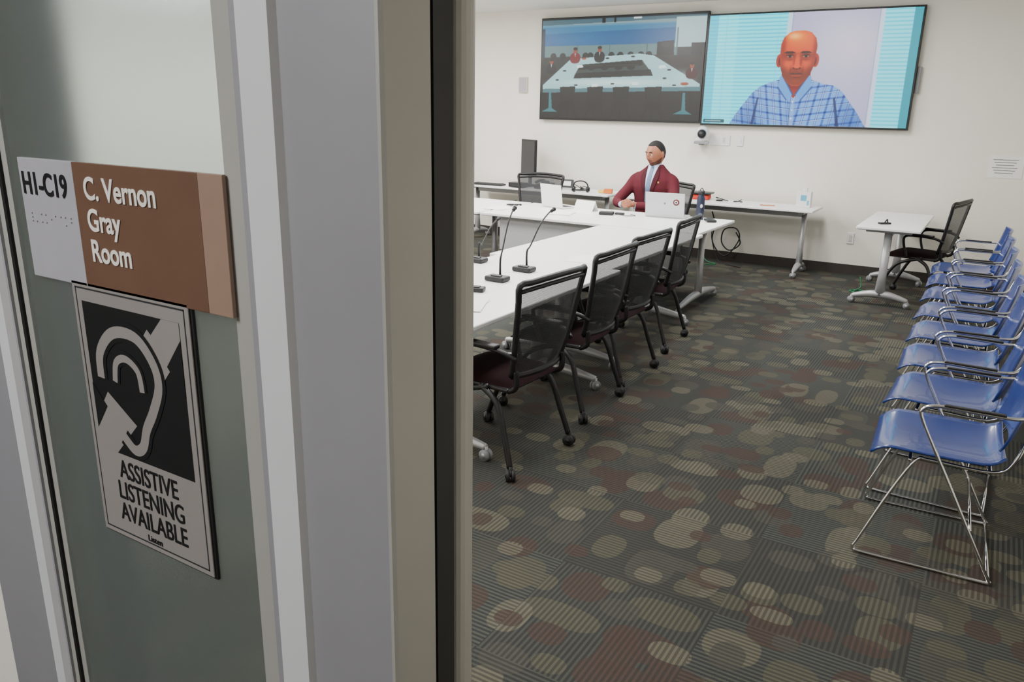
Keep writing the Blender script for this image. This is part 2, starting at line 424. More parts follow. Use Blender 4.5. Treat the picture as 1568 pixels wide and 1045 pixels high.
# right screen : video-call man
P=Paint(330,186,640,361)
P.fill(np.ones_like(P.X),(186,186,206))
P.c+=(-(np.abs(P.X-190)/190)*16)[...,None]
P.blob(235,60,60,50,(216,208,216),.6)
ph=np.mod(P.Y,6.2)/6.2;stripes=np.clip(1-np.abs(ph-.25)/.28,0,1)
L_=P.X<134
P.fill(L_,(150,238,246));P.fill(stripes*L_,(66,176,202),.85)
P.fill(P.X<16,(50,184,204),.6);P.fill((P.X>16)&(P.X<50),(180,244,250),.35)
for x in (30,78,118): P.rect(x,0,x+1,186,(100,196,212),.6)
P.rect(131,0,138,186,(205,222,232));P.rect(138,0,140,186,(150,160,184),.5)
Rg=(P.X>276)&(P.X<318);P.fill(Rg,(160,228,238));P.fill(stripes*Rg,(84,188,206),.85)
P.rect(318,0,330,186,(10,150,162));P.rect(271,0,277,186,(206,216,228));P.rect(269.5,0,271,186,(150,160,180),.5)
# shirt
body=P.pm([(50,186),(58,170),(70,152),(84,132),(96,121),(110,115),(130,108),(176,108),(196,116),(214,119),(228,128),(242,146),(256,164),(270,186)])
P.fill(body,(136,168,210))
r=np.sign(P.X-152)
xs=P.X+(P.Y-110)*.16*r
def ln(v,per,w): 
    q=np.mod(v,per);return np.clip((w-np.abs(q-per/2))/1.0,0,1)
m1=ln(xs,11,2.2);m2=ln(P.Y+np.abs(P.X-152)*.14,11,2.0)
P.fill(body*m1,(52,90,158),.75);P.fill(body*m2,(52,90,158),.75);P.fill(body*m1*m2,(18,36,92),.85)
P.fill(body*ln(xs+5.5,22,1.0),(240,244,248),.85);P.fill(body*ln(P.Y+5+np.abs(P.X-152)*.14,22,1.0),(240,244,248),.85)
P.blob(80,186,26,40,(30,60,120),.35,body);P.blob(246,186,26,44,(30,60,120),.4,body)
P.poly([(93,140),(96,139),(91,186),(86,186)],(20,34,76),.8);P.poly([(216,140),(219,138),(230,186),(225,186)],(20,34,76),.8)
P.blob(152,170,10,30,(60,90,150),.3,body)
P.poly([(149,136),(156,136),(157,186),(150,186)],(176,200,228),.5);P.rect(149,136,150,186,(60,86,140),.8)
for y in (146,160,174): P.ell(153,y,1.3,1.3,(236,240,246))
# neck
nk=P.pm([(131,94),(176,94),(177,112),(166,126),(153,140),(141,127),(130,112)])
P.fill(nk,(130,44,20));P.blob(153,112,24,12,(76,22,10),.8,nk);P.blob(153,132,8,8,(150,62,32),.6,nk)
P.poly([(128,104),(132,102),(152,134),(143,143),(126,120)],(116,156,204));P.poly([(178,104),(174,102),(155,134),(164,143),(180,120)],(116,156,204))
P.poly([(126,120),(143,143),(142,145),(124,122)],(50,74,130),.8);P.poly([(180,120),(164,143),(165,145),(182,122)],(50,74,130),.8)
P.poly([(131,103),(133,103),(153,134),(151,136)],(40,64,120),.7);P.poly([(175,102),(173,102),(154,134),(156,136)],(40,64,120),.7)
for x in (124,182): P.ell(x,78,5,11,(150,60,32));P.ell(x+(1 if x<150 else -1),79,2.5,7,(92,32,18))
# head
hd=P.pm([(124.5,70),(124,52),(128,40),(137,32),(148,29.5),(160,29.5),(171,33),(179,42),(182,54),(181.5,72),(179.5,88),(175,102),(168,113),(159,120),(148,120),(139,114),(132,104),(127,90)]).astype(float)
P.fill(hd,(190,94,50))
P.blob(153,42,28,16,(212,132,82),.8,hd);P.blob(145,38,12,6,(248,204,160),.85,hd)
P.blob(128,60,5,30,(122,50,24),.75,hd);P.blob(180,62,5,34,(122,50,24),.8,hd)
P.blob(131,98,10,16,(90,36,18),.8,hd);P.blob(175,98,10,16,(90,36,18),.85,hd)
P.ell(153,106,20,14,(98,48,30),.8,soft=.5,clip=hd)
P.blob(138,84,7,6,(202,108,64),.7,hd);P.blob(168,84,7,6,(192,100,58),.7,hd)
P.blob(140.5,70,10,5,(76,30,16),.9,hd);P.blob(166,70,10,5,(76,30,16),.9,hd)
for x in (140.5,166):
    P.poly([(x-10,65.5),(x-6,63),(x+4,63),(x+9,65.5),(x+4,66.3),(x-6,66.3)],(46,20,12),.9)
    P.ell(x,71.2,5.2,2.1,(150,104,90));P.ell(x,71.2,2.2,2.1,(16,8,8));P.ell(x,69.3,5.8,.8,(34,12,8))
    P.blob(x,76.5,7,1.8,(104,42,24),.6,hd)
P.poly([(150.5,68),(156,68),(158,88),(148.5,88)],(206,112,64),.45);P.blob(159,80,2.2,8,(108,42,22),.7,hd);P.blob(148,80,1.8,8,(124,50,26),.6,hd)
P.ell(153.3,88,5,3.4,(202,104,60),.8,soft=.4);P.ell(148.3,90.2,2,1,(56,20,12));P.ell(158.3,90.2,2,1,(56,20,12));P.blob(153.3,92,7,1.6,(76,30,18),.85,hd)
P.blob(144,94,2,6,(96,38,22),.5,hd);P.blob(163,94,2,6,(96,38,22),.5,hd)
P.ell(153.3,99.8,10.5,1.1,(50,16,12),.95);P.ell(153.3,102.6,8.5,1.8,(146,68,50),.8);P.ell(153.3,97.9,8.5,1.4,(112,48,34),.7)
P.blob(153.3,106,7,1.6,(74,30,18),.6,hd);P.blob(153.3,112,7,4,(140,70,46),.6,hd)
P.blur(1)
P.rect(3,178,40,184,(10,30,36),.7);P.rect(6,180,34,182,(190,210,214),.6)
TVM=mat('tv_bezel',(14,15,17),.35)
def tv(x0,x1,z0,z1,y,name):
    e=empty(name)
    b=B();b.box(((x0+x1)/2,y+.03,(z0+z1)/2),(x1-x0+.02,.05,z1-z0+.02),TVM,.004)
    b.box(((x0+x1)/2,y+.065,(z0+z1)/2),((x1-x0)*.5,.03,(z1-z0)*.5),TVM,.004)
    b.obj('housing',parent=e);return e
e=tv(-3.125,-.915,1.588,2.788,9.365,'wall_television')
screen('screen',P,-3.115,-.925,1.600,2.778,9.362,e,screen_mat('screen_call',1.65))
# left screen : meeting room
P=Paint(255,152,500,298)
P.fill(np.ones_like(P.X),(50,52,54))
P.rect(0,0,255,14,(150,166,170));P.poly([(0,0),(255,0),(255,5),(0,9)],(84,106,116),.8)
P.rect(0,12,214,42,(52,108,146));P.poly([(0,9),(214,10),(214,18),(0,22)],(100,148,172),.7);P.blob(60,30,60,12,(76,134,166),.6)
P.rect(0,40,214,58,(124,144,146));P.rect(212,4,255,46,(190,208,208));P.rect(236,40,255,70,(32,36,40));P.rect(214,18,216,60,(110,130,132))
for x in (60,112,170): P.rect(x,40,x+1.2,58,(84,100,104),.8)
P.rect(0,14,5,60,(26,60,78));P.rect(99,0,104,8,(20,28,34));P.rect(118,0,121,8,(20,28,34));P.rect(148,1,160,4,(230,236,236))
P.poly([(186,38),(210,36),(212,68),(186,62)],(16,18,20));P.ell(198,42,7,4,(46,48,50))
P.rect(0,58,255,64,(50,54,56),.7)
P.poly([(0,58),(58,56),(30,76),(0,84)],(46,52,54));P.poly([(180,56),(255,58),(255,92),(230,92)],(46,43,43))
for x in (20,36,74,82,116,130,146,162,174): P.ell(x,56,5,5,(26,30,34),.9);P.rect(x-.5,58,x+.5,64,(14,16,18))
P.poly([(50,60),(160,54),(182,57),(252,98),(253,107),(3,111),(3,100)],(186,212,214))
P.blob(120,96,80,5,(236,246,246),.7);P.blob(226,88,18,10,(206,226,228),.6)
P.poly([(3,106),(253,102),(253,108),(3,112)],(104,134,140))
P.poly([(66,69),(164,63),(180,82),(56,87)],(70,80,78))
P.poly([(66,69),(164,63),(166,71),(62,77)],(18,21,24));P.poly([(60,82),(178,77),(182,86),(55,90)],(26,32,34))
P.rect(70,70,160,71,(110,120,120),.5)
for x in (84,106,128,148): P.ell(x,74,6,3.5,(12,14,16))
P.poly([(0,112),(255,108),(255,152),(0,152)],(32,32,34))
rng=np.random.default_rng(2)
nz=rng.random(P.X.shape);P.c+=((nz-.5)*8)[...,None]
for x in (14,228): P.poly([(x,111),(x+4,111),(x+6,136),(x+16,142),(x-12,142),(x,136)],(90,134,140))
for x in (46,92,134,184):
    P.poly([(x-13,103),(x+13,102),(x+11,128),(x-10,128)],(8,9,11));P.poly([(x-11,105),(x+11,104),(x+9,124),(x-8,124)],(26,28,32));P.ell(x,131,14,6,(10,8,10))
    P.poly([(x-9,132),(x-6,132),(x-14,150),(x-17,150)],(5,5,7));P.poly([(x+7,132),(x+10,132),(x+18,150),(x+14,150)],(5,5,7));P.rect(x-1,134,x+1,150,(5,5,7))
for (x,y,c) in ((57,52,(120,40,50)),(97,51,(18,22,30)),(17,68,(20,26,34)),(239,76,(76,26,32))):
    P.ell(x,y+7,8.5,8,c,p=2.4);P.ell(x,y-4,3.2,4.4,(150,96,76));P.ell(x,y-7,3.4,2.2,(34,24,22))
    P.poly([(x-1,y),(x+1,y),(x,y+6)],(200,206,212))
P.ell(230,98,6,2.2,(160,104,84));P.ell(72,60,4,1.5,(160,104,84))
for (x,y) in ((40,78),(60,100),(120,98),(200,90),(215,100),(28,92),(206,78),(150,58),(110,60)): P.ell(x,y,3,1.2,(40,44,48))
for (x,y) in ((86,99),(150,96),(190,72),(60,70)): P.poly([(x,y),(x+9,y-1),(x+12,y+3),(x+1,y+4)],(240,246,246))
P.rect(0,0,255,1.5,(16,34,42));P.rect(0,150,255,152,(20,22,24))
P.blur(1)
e=tv(-5.315,-3.14,1.605,2.825,9.365,'wall_television')
screen('screen',P,-5.305,-3.15,1.615,2.815,9.362,e,screen_mat('screen_room',1.4),sat=1.4,gam=1.38)

# ------------------------------------------------------------ furniture
def caster(b,x,y,z,m=RUB,hub=GRYW,ang=0,r=.03):
    R=Matrix.Rotation(ang,4,'Z')
    for s in (-1,1):
        o=R@Vector((0,s*.013,0))
        b.cyl((x+o.x,y+o.y,r),r,.016,m,axis='Y',n=18,rot=R)
        b.cyl((x+o.x*1.7,y+o.y*1.7,r),r*.45,.004,hub,axis='Y',n=12,rot=R)
    b.cyl((x,y,r+.02),.011,.05,hub,n=10)
    b.sph((x,y,r+.012),r*.8,m,sc=(1,.35,.8),rot=R,seg=12)
def table_mesh(L,D,panel=False,legs=(-1,1),inset=.13):
    b=B();b.box((0,0,.728),(L,D,.026),WHITE,.006)
    b.box((0,0,.7135),(L-.03,D-.03,.004),EDGE)
    for s in legs:
        x=s*(L/2-inset)
        b.box((x,0,.70),(.06,D*.72,.028),SILV,.006)
        b.loft([(.10,x,0,.036,.05),(.3,x,0,.028,.036),(.69,x,0,.026,.034)],SILV,n=16)
        for t in (-1,1):
            e=D/2-.03
            b.tube([(x,0,.11),(x,t*e*.35,.105),(x,t*e*.75,.085),(x,t*e,.07)],[.036,.034,.026,.018],SILV,n=12)
            caster(b,x,t*e,0,GRYW,SILV,ang=random.uniform(0,3))
    b.box((0,0,.665),(L-.3,.04,.05),SILV,.004)
    if panel: b.box((0,-D/2+.09,.545),(L-.36,.014,.32),PANEL,.003)
    return b.mesh('training_table')
def table(L,D,x,y,rz,name='training_table',**k): return place(table_mesh(L,D,**k),name,(x,y,0),rz)
table(1.73,.93,-2.42,3.68,90,inset=.23)
table(1.82,.93,-2.49,5.46,90,inset=.20)
table(2.20,1.06,-3.18,6.94,0,panel=True)
table(2.20,1.06,-5.41,6.94,0,panel=True)
table(1.73,.93,-5.95,3.68,90)
table(1.82,.93,-5.95,5.46,90)
table(2.20,.56,-5.10,9.04,0,name='side_table')
table(2.24,.56,-2.75,9.04,0,name='side_table')
table(1.45,.54,-.79,8.55,90,name='side_table')

def mesh_chair():
    b=B()
    def seat(u,v):
        x=-.22+.46*u;y=-.235+.47*v
        k=(1-(2*abs(u-.5))**4)*(1-(2*abs(v-.5))**4)
        return (x,y*(1-.12*(1-u)),.43+.045*k**.5-.02*max(0,u-.8)*5*.5)
    b.surf(seat,18,18,MAROON,th=.0)
    b.box((.01,0,.425),(.44,.44,.022),BLACK,.008)
    def bk(u,v): # u across, v up
        w=.228+.052*v-.02*(1-v)**2
        yy=(2*u-1)*w
        x=-.235-.075*v-.045*(1-(2*u-1)**2)+.05*max(0,.25-v)
        return Vector((x,yy,.50+.46*v+.02*v*(1-(2*u-1)**2)))
    b.surf(bk,16,16,MESHF)
    per=[bk(u/8,1) for u in range(9)]
    b.tube([bk(0,v/6) for v in range(7)]+per[1:-1]+[bk(1,1-v/6) for v in range(7)],.015,BLACK,n=8,res=3)
    b.tube([bk(u/6,0) for u in range(7)],.015,BLACK,n=8,res=3)
    b.tube([bk(u/6,.93) for u in range(7)],.011,BLACK,n=8,res=3)
    for s in (-1,1):
        b.tube([(-.20,s*.20,.42),(-.245,s*.20,.45),(-.245,s*.205,.53)],.015,BLACK,n=8)
        b.tube([(-.05,s*.225,.43),(-.16,s*.235,.36),(-.22,s*.25,.2),(-.265,s*.265,.065)],.015,BLACK,n=8)
        b.tube([(-.10,s*.225,.43),(.10,s*.235,.36),(.20,s*.25,.2),(.26,s*.262,.065)],.015,BLACK,n=8)
        caster(b,-.27,s*.267,0,RUB,BLACK,ang=random.uniform(-1,1));caster(b,.265,s*.264,0,RUB,BLACK,ang=random.uniform(-1,1))
        b.tube([(-.27,s*.245,.60),(-.20,s*.270,.635),(-.05,s*.278,.645),(.06,s*.27,.63),(.07,s*.25,.55),(.03,s*.235,.43)],.012,BLACK,n=8)
        b.box((-.07,s*.276,.655),(.24,.045,.02),BLACK,.008,seg=3)
    b.tube([(-.03,-.225,.415),(-.03,.225,.415)],.012,BLACK,n=8,smoothpath=False)
    return b.mesh('mesh_chair')
MC=mesh_chair()
for (x,y,rz) in [(-2.01,3.20,176),(-2.07,4.02,181),(-2.12,4.70,178),(-2.19,5.56,184),(-4.62,8.02,-78),(-.56,8.52,168)]:
    place(MC,'mesh_chair',(x,y,0),rz)

def blue_chair():
    b=B()
    def seat(u,v):
        x=-.19+.455*u;w=.24
        yy=(2*v-1)*w*(1-.10*(2*abs(u-.5))**4)
        z=.462-.026*math.exp(-((u-.4)/.32)**2)*(1-(2*v-1)**2)+.012*(abs(2*v-1)**3)
        z-=.045*max(0,(u-.82)/.18)**2
        z+=.03*max(0,(.15-u)/.15)**2
        return (x,yy,z)
    b.surf(seat,20,18,BLUE,th=.008)
    def back(u,v):
        w=.24*(1-.12*max(0,(v-.75)/.25)**2-.08*max(0,(.2-v)/.2)**2)
        q=2*u-1
        return (-.18-.06*v-.04*(1-q*q)+.02*(1-v)*(1-v),q*w,.53+.30*v)
    b.surf(back,18,14,BLUE,th=.008)
    r=.0068
    for s in (-1,1):
        y=s*.262
        b.tube([(-.26,s*.215,.76),(-.24,s*.245,.70),(-.19,y,.675),(-.05,y,.675),(.06,y,.675),(.105,y,.655),(.10,y,.61),(.0,y,.42),(-.10,y,.23),(-.20,y,.04),(-.215,y,.012),(-.18,y,.008),
                (.0,y,.008),(.24,y,.008),(.27,y,.02),(.255,y*.99,.06),(.17,s*.235,.28),(.10,s*.215,.425),(.05,s*.21,.437),(-.16,s*.21,.437),(-.22,s*.215,.50),(-.245,s*.215,.62),(-.260,s*.215,.74)],r,CHROME,n=8,res=5)
    b.tube([(-.21,-.262,.012),(-.21,.262,.012)],r,CHROME,n=8,smoothpath=False)
    b.tube([(.12,-.22,.425),(.12,.22,.425)],r,CHROME,n=8,smoothpath=False)
    b.tube([(-.12,-.25,.20),(-.12,.25,.20)],r*.9,CHROME,n=8,smoothpath=False)
    b.tube([(-.15,-.21,.432),(-.15,.21,.432)],r,CHROME,n=8,smoothpath=False)
    for s in (-1,1):
        b.box((-.06,s*.262,.682),(.2,.02,.008),BLACK,.003)
    return b.mesh('stacking_chair')
BC=blue_chair()
for i in range(8):
    place(BC,'stacking_chair',(-.01-.016*i,3.43+.612*i,0),180+random.uniform(-2.5,2.5))

# ------------------------------------------------------------ gooseneck mics & table clutter
def mic(x,y,dx,dy,h,rz):
    b=B()
    b.box((0,0,.016),(.13,.09,.03),BLACK,.01,seg=3);b.box((0,-.01,.034),(.06,.04,.008),DARK,.003)
    b.box((.03,-.02,.036),(.014,.014,.006),GRYW,.002)
    b.tube([(0,.03,.03),(0,.03,.12),(dx*.15,.03+dy*.15,h*.45),(dx*.55,.03+dy*.55,h*.8),(dx*.88,.03+dy*.88,h*.97),(dx,.03+dy,h)],[.0075,.006,.0045,.0045,.0045,.005],BLACK,n=8)
    d=Vector((dx*.12,dy*.12,h*.03))
    b.tube([(dx,.03+dy,h),(dx+d.x,.03+dy+d.y,h+d.z)],[.010,.011],BLACK,n=12,smoothpath=False)
    b.sph((dx+d.x,.03+dy+d.y,h+d.z),.014,BLACK,seg=12)
    return b.obj('gooseneck_microphone',(x,y,.7415),rz)
mic(-2.41,3.80,-.04,.20,.385,0)
mic(-2.43,4.14,.02,.26,.345,0)
mic(-2.84,4.22,-.03,.26,.24,0)
b=B();b.box((0,0,.012),(.10,.07,.024),BLACK,.006);b.box((0,0,.026),(.05,.04,.006),DARK,.002);b.obj('push_button_unit',(-2.36,3.50,.7415),20)
def papers(x,y,rz,n=1,w=.216,l=.28,name='paper_sheet'):
    b=B()
    for k in range(n): b.box((random.uniform(-.01,.01)*k,random.uniform(-.01,.01)*k,.001+.0015*k),(w,l,.0012),PAPER,rot=Matrix.Rotation(rad(random.uniform(-8,8)*k),4,'Z'))
    b.obj(name,(x,y,.7413),rz)
papers(-2.25,3.2,8,3);papers(-2.6,3.35,-30,1);papers(-2.3,4.75,5,1);papers(-3.62,6.85,12,4);papers(-4.3,6.8,-8,3)
def tent(x,y,rz,w=.26,h=.11):
    b=B();b.surf(lambda u,v:((u-.5)*w,(v-.5)*.10,h*(1-abs(2*v-1))),2,8,PAPER,th=.001,smooth=False);b.obj('name_tent_card',(x,y,.742),rz)
tent(-3.53,7.22,-12,.24,.10)
# laptops
def laptop(x,y,rz,tilt=-9,sticker=True,base=LAPT,w=.36):
    b=B();b.box((0,.12,.008),(w,.24,.014),base,.004)
    b.box((0,.11,.016),(w-.06,.10,.002),BLACK)
    RT=Matrix.Rotation(rad(-tilt),4,'X')
    b.box((0,-.025,.125),(w,.007,.235),base,.004,rot=RT)
    if sticker:
        b.cyl((.11,-.034,.155),.030,.003,mat('sticker_maroon',(96,34,38),.5),axis='Y',rot=RT);b.cyl((.11,-.036,.155),.017,.002,PAPER,axis='Y',rot=RT);b.cyl((.11,-.0375,.155),.009,.002,NAVY,axis='Y',rot=RT)
        b.cyl((-.0,-.031,.14),.010,.002,GRYW,axis='Y',rot=RT)
    b.obj('laptop',(x,y,.741),rz)
laptop(-2.68,7.20,6,w=.38)
laptop(-3.90,7.20,-16,sticker=False,base=WHPL,w=.30)
b=B();b.loft([(0,0,0,.034,.034),(.005,0,0,.037,.037),(.20,0,0,.037,.037),(.225,0,0,.027,.027),(.235,0,0,.027,.027)],NAVY,p=2,n=24)
b.cyl((0,0,.252),.029,.035,BLACK);b.sph((.018,-.033,.13),.014,BEIGEPL,sc=(1,.3,1.3));b.tube([(-.02,0,.265),(0,0,.295),(.02,0,.265)],.004,BLACK,n=6)
b.obj('water_bottle',(-2.37,7.30,.7415))
b=B();b.box((0,0,.015),(.14,.10,.028),BLACK,.008);b.box((.12,.06,.01),(.09,.05,.018),DARK,.004);b.tube([(.1,0,.01),(.2,-.06,.006),(.28,.0,.006),(.22,.08,.006)],.003,BLACK,n=6);b.obj('conference_device',(-3.22,7.05,.7415),15)
b=B();b.box((0,0,.012),(.09,.15,.02),BLACK,.006);b.box((0,.03,.024),(.05,.05,.003),DARK);b.obj('remote_control',(-2.24,7.22,.7415),30)
b=B();b.box((0,0,.03),(.10,.06,.055),mat('orange_card',(214,110,34),.6),.004);b.box((-.09,.02,.02),(.07,.05,.035),mat('yellow_card',(220,190,60),.6),.004);b.obj('flash_card_box',(-4.08,8.95,.7415),12)

def cables(name,x,y,n,r,z=.7415,m=BLACK,h=.05):
    b=B()
    for k in range(n):
        pts=[];ox=random.uniform(-r,r)*1.2;oy=random.uniform(-r,r)*.4;a=random.uniform(0,6);q=r*random.uniform(.35,.7)
        for j in range(9):
            a+=.9;pts.append((ox+math.cos(a)*q,oy+math.sin(a)*q*.8,.008+h*max(0,math.sin(a*.5+k))*random.uniform(.4,1)))
            q*=random.uniform(.85,1.12)
        b.tube(pts,.005,m,n=6,res=5)
    return b.obj(name,(x,y,z))
cables('headset_cables',-4.47,9.05,4,.12,h=.07);cables('power_cables',-2.60,9.08,3,.10,h=.04)
cables('microphone_cables',-4.25,7.1,2,.10,h=.02)
b=B()
for sx in (-.08,.09):
    b.cyl((sx,0,.038),.035,.03,BLACK,axis='X');b.cyl((sx*1.25,0,.038),.024,.012,DARK,axis='X')
b.tube([(-.09,0,.058),(-.07,0,.118),(0,0,.138),(.07,0,.118),(.1,0,.058)],.008,BLACK,n=8);b.obj('headphones',(-4.42,8.86,.7415),20)
b=B()
b.box((0,0,.37),(.40,.03,.46),BLACK,.008);b.box((0,-.017,.37),(.37,.004,.42),DARK);b.box((0,.025,.15),(.05,.03,.26),BLACK,.005);b.box((0,.03,.01),(.22,.17,.018),BLACK,.006)
b.obj('computer_monitor',(-5.32,9.12,.7415),-32)
b=B();b.box((0,0,.035),(.20,.20,.05),BLACK,.01,rot=Matrix.Rotation(rad(8),4,'X'));b.box((0,.02,.075),(.10,.05,.03),DARK,.006,rot=Matrix.Rotation(rad(30),4,'X'))
b.tube([(-.08,-.08,.075),(-.08,0,.095),(-.08,.09,.09)],.018,BLACK,n=10);b.obj('desk_phone',(-4.98,8.95,.745),-10)
b=B();b.box((0,0,.065),(.16,.06,.10),DARK,.006,rot=Matrix.Rotation(rad(-15),4,'X'));b.box((0,-.036,.07),(.12,.004,.06),WHPL,rot=Matrix.Rotation(rad(-15),4,'X'));b.obj('touch_panel',(-4.74,9.12,.746),10)
b=B();b.box((0,0,.012),(.44,.15,.02),BLACK,.005)
for i in range(12):
    for j in range(4): b.box((-.19+i*.034,-.05+j*.033,.024),(.027,.026,.006),DARK,.002)
b.obj('keyboard',(-5.80,8.90,.7415),4)
b=B();b.box((0,0,.035),(.22,.14,.06),BLACK,.008);b.box((0,-.072,.035),(.16,.004,.03),DARK);b.obj('av_receiver',(-5.32,8.86,.7415),-6)
b=B();b.box((0,0,.03),(.2,.16,.06),mat('red_cloth',(196,48,30),.8),.02,seg=3);b.box((.01,0,.075),(.24,.2,.02),BLACK,.008);b.obj('tote_box',(-2.96,9.12,.7415),5)
b=B();b.box((0,0,.085),(.15,.09,.17),WHPL,.004);b.box((0,-.047,.10),(.06,.003,.06),mat('label_blue',(90,170,200),.5));b.box((0,-.01,.19),(.05,.03,.04),WHPL,.004);b.box((.05,-.0465,.05),(.02,.003,.05),MATS['label_blue']);b.obj('tissue_box',(-1.80,9.12,.7415))
b=B();b.box((0,0,.006),(.16,.008,.01),mat('pencil_orange',(200,110,60),.5),.002);b.obj('pencil',(-2.15,8.95,.7415),14)
cables('cable_bundle',-3.6,9.1,2,.06,h=.02)
papers(-4.25,9.2,6,2,name='notepad',w=.15,l=.12)
b=B();b.box((0,0,.008),(.11,.05,.015),BLACK,.004);b.tube([(0,0,.012),(.03,.01,.04),(.05,.03,.015)],.006,BLACK,n=6);b.obj('remote_control',(-.86,8.15,.7415),40)

# things on the back wall
b=B();b.box((0,0,0),(.13,.03,.20),BEIGEPL,.006);b.box((0,-.016,0),(.11,.003,.18),MATS['sign_grey'],.001);b.obj('wall_speaker',(-5.62,YB-.016,2.03))
e=B();e.box((0,.05,-.085),(.06,.10,.04),LGREY,.004);e.box((.0,-.03,-.075),(.17,.15,.03),LGREY,.008);e.cyl((0,-.03,-.045),.06,.04,WHPL,r2=.080);e.sph((0,-.03,.025),.084,WHPL,sc=(1,1,1.05));e.cyl((0,-.104,.027),.054,.04,LGREY,axis='Y');e.cyl((0,-.110,.027),.047,.04,BLACK,axis='Y');e.cyl((0,-.132,.027),.03,.006,DARK,axis='Y')
e.obj('conference_camera',(-3.09,9.345,1.455),16)
b=B();b.box((0,0,0),(.24,.012,.12),WHPL,.003);b.box((.05,-.007,0),(.03,.004,.06),BEIGEPL);b.obj('wall_outlet',(-2.90,YB-.007,1.41))
b=B();b.box((0,0,0),(.075,.012,.12),WHPL,.003);b.box((0,-.008,0),(.03,.006,.06),WHPL,.002);b.obj('light_switch',(-2.66,YB-.007,1.41))
b=B();b.box((0,0,0),(.04,.03,.26),GRYW,.004);b.obj('tv_side_bracket',(-.885,9.42,2.08))
LINE=mat('ink_grey',(120,120,122),.8)
b=B();b.box((0,0,0),(.30,.003,.22),PAPER,.0005);b.box((.27,0,-.01),(.22,.003,.24),PAPER,.0005)
for k in range(6): b.box((-.01,-.0025,.07-.026*k),(.22-.03*(k%3),.001,.006),LINE)
for k in range(6): b.box((.27,-.0025,.08-.03*k),(.16-.02*(k%3),.001,.006),LINE)
b.obj('wall_notice',(.03,YB-.003,1.25))
b=B();b.box((0,0,0),(.075,.012,.12),WHPL,.003);b.box((0,-.008,.02),(.03,.005,.03),BEIGEPL);b.box((0,-.008,-.02),(.03,.005,.03),BEIGEPL);b.obj('wall_outlet',(-1.32,YB-.007,.40))
b=B()
b.tube([(-.24,-.02,.60),(-.20,0,.45),(-.22,.02,.25),(-.10,0,.1),(.0,0,.12),(.1,.02,.3),(.05,.02,.42),(-.08,0,.40),(-.1,.0,.25),(0,0,.16),(.12,0,.25),(.06,0,.38)],.008,BLACK,n=8)
b.tube([(-.2,0,.5),(-.22,-.02,.3),(-.1,-.05,.02),(.05,-.12,.008),(.2,-.2,.008)],.006,BLACK,n=6)
b.tube([(-.22,0,.5),(-.3,.0,.3),(-.26,-.1,.05),(-.1,-.16,.008),(-.2,-.25,.008)],.006,GREEN,n=6)
b.obj('extension_cable',(-2.60,9.22,.0))
b=B();b.tube([(-.04,.02,.16),(-.02,0,.06),(-.08,-.06,.01),(.05,-.1,.01),(.1,.02,.01),(-.02,.08,.01),(-.12,.02,.01),(-.04,-.08,.012),(.06,-.03,.012)],.007,GREEN,n=6);b.obj('network_cable',(-1.0,8.45,.0))

# ------------------------------------------------------------ the seated man (faces -Y)
MAN=empty('seated_man',(-3.08,7.93,0),-4)
def remesh(o,vox,sm=3):
    r=o.modifiers.new('r','REMESH');r.mode='VOXEL';r.voxel_size=vox;r.use_smooth_shade=True
    s=o.modifiers.new('s','SMOOTH');s.iterations=sm;s.factor=.5
hx,hy,hz=-.10,-.46,.795   # clasped hands
b=B()
SECS=[(.46,0,.02,.19,.15),(.55,0,.02,.20,.155),(.68,0,-.0,.195,.15),(.82,0,-.02,.205,.15),(.96,0,-.035,.222,.145),(1.04,0,-.035,.222,.122),(1.09,0,-.03,.190,.102),(1.125,0,-.024,.150,.086),(1.16,0,-.016,.106,.072),(1.19,0,-.01,.078,.062)]
b.loft(SECS,SUIT)
for s in (-1,1):
    b.tube([(s*.15,-.03,1.060),(s*.212,-.04,1.020),(s*.258,-.10,.93),(s*.305,-.20,.835),(s*.26+hx*.2,-.30,.80),(hx+s*.075,hy+.07,.792)],[.058,.066,.059,.056,.049,.038],SUIT,n=16)
o=b.obj('jacket',parent=MAN);remesh(o,.012,4)
b=B()
b.loft([(.44,0,.02,.19,.15),(.52,0,.02,.20,.16),(.6,0,.02,.19,.15)],TROU)
for s in (-1,1):
    b.tube([(s*.10,0,.51),(s*.13,-.2,.52),(s*.16,-.42,.50),(s*.16,-.46,.42),(s*.16,-.44,.25),(s*.16,-.43,.09)],[.09,.085,.07,.065,.055,.048],TROU,n=14)
o=b.obj('trousers',parent=MAN);remesh(o,.016,4)
b=B()
for s in (-1,1): b.loft([(.002,s*.16,-.50,.048,.14),(.03,s*.16,-.50,.05,.14),(.07,s*.16,-.47,.045,.10),(.11,s*.16,-.44,.04,.05)],BLACK)
b.obj('shoes',parent=MAN)
def chest(x,z):
    for a,c in zip(SECS,SECS[1:]):
        if a[0]<=z<=c[0]:
            t=(z-a[0])/(c[0]-a[0]);cy=a[2]*(1-t)+c[2]*t;rx=a[3]*(1-t)+c[3]*t;ry=a[4]*(1-t)+c[4]*t
            q=max(0,1-(abs(x)/rx)**2.3)**(1/2.3);return cy-ry*q
    return -.07
def patch(name,fL,fR,z0,z1,m,off,nz=16,nx=6):
    b=B()
    def f(u,v):
        z=z0+(z1-z0)*v;x=fL(v)*(1-u)+fR(v)*u
        return (x,chest(x,min(z,1.188))-off,z)
    b.surf(f,nx,nz,m,th=.004);return b.obj(name,parent=MAN)
patch('shirt_front',lambda v:-.012-.050*v,lambda v:.012+.050*v,.84,1.185,SHIRT,.004)
patch('tie',lambda v:-.028+.010*v,lambda v:.028-.010*v,.80,1.16,TIE,.010)
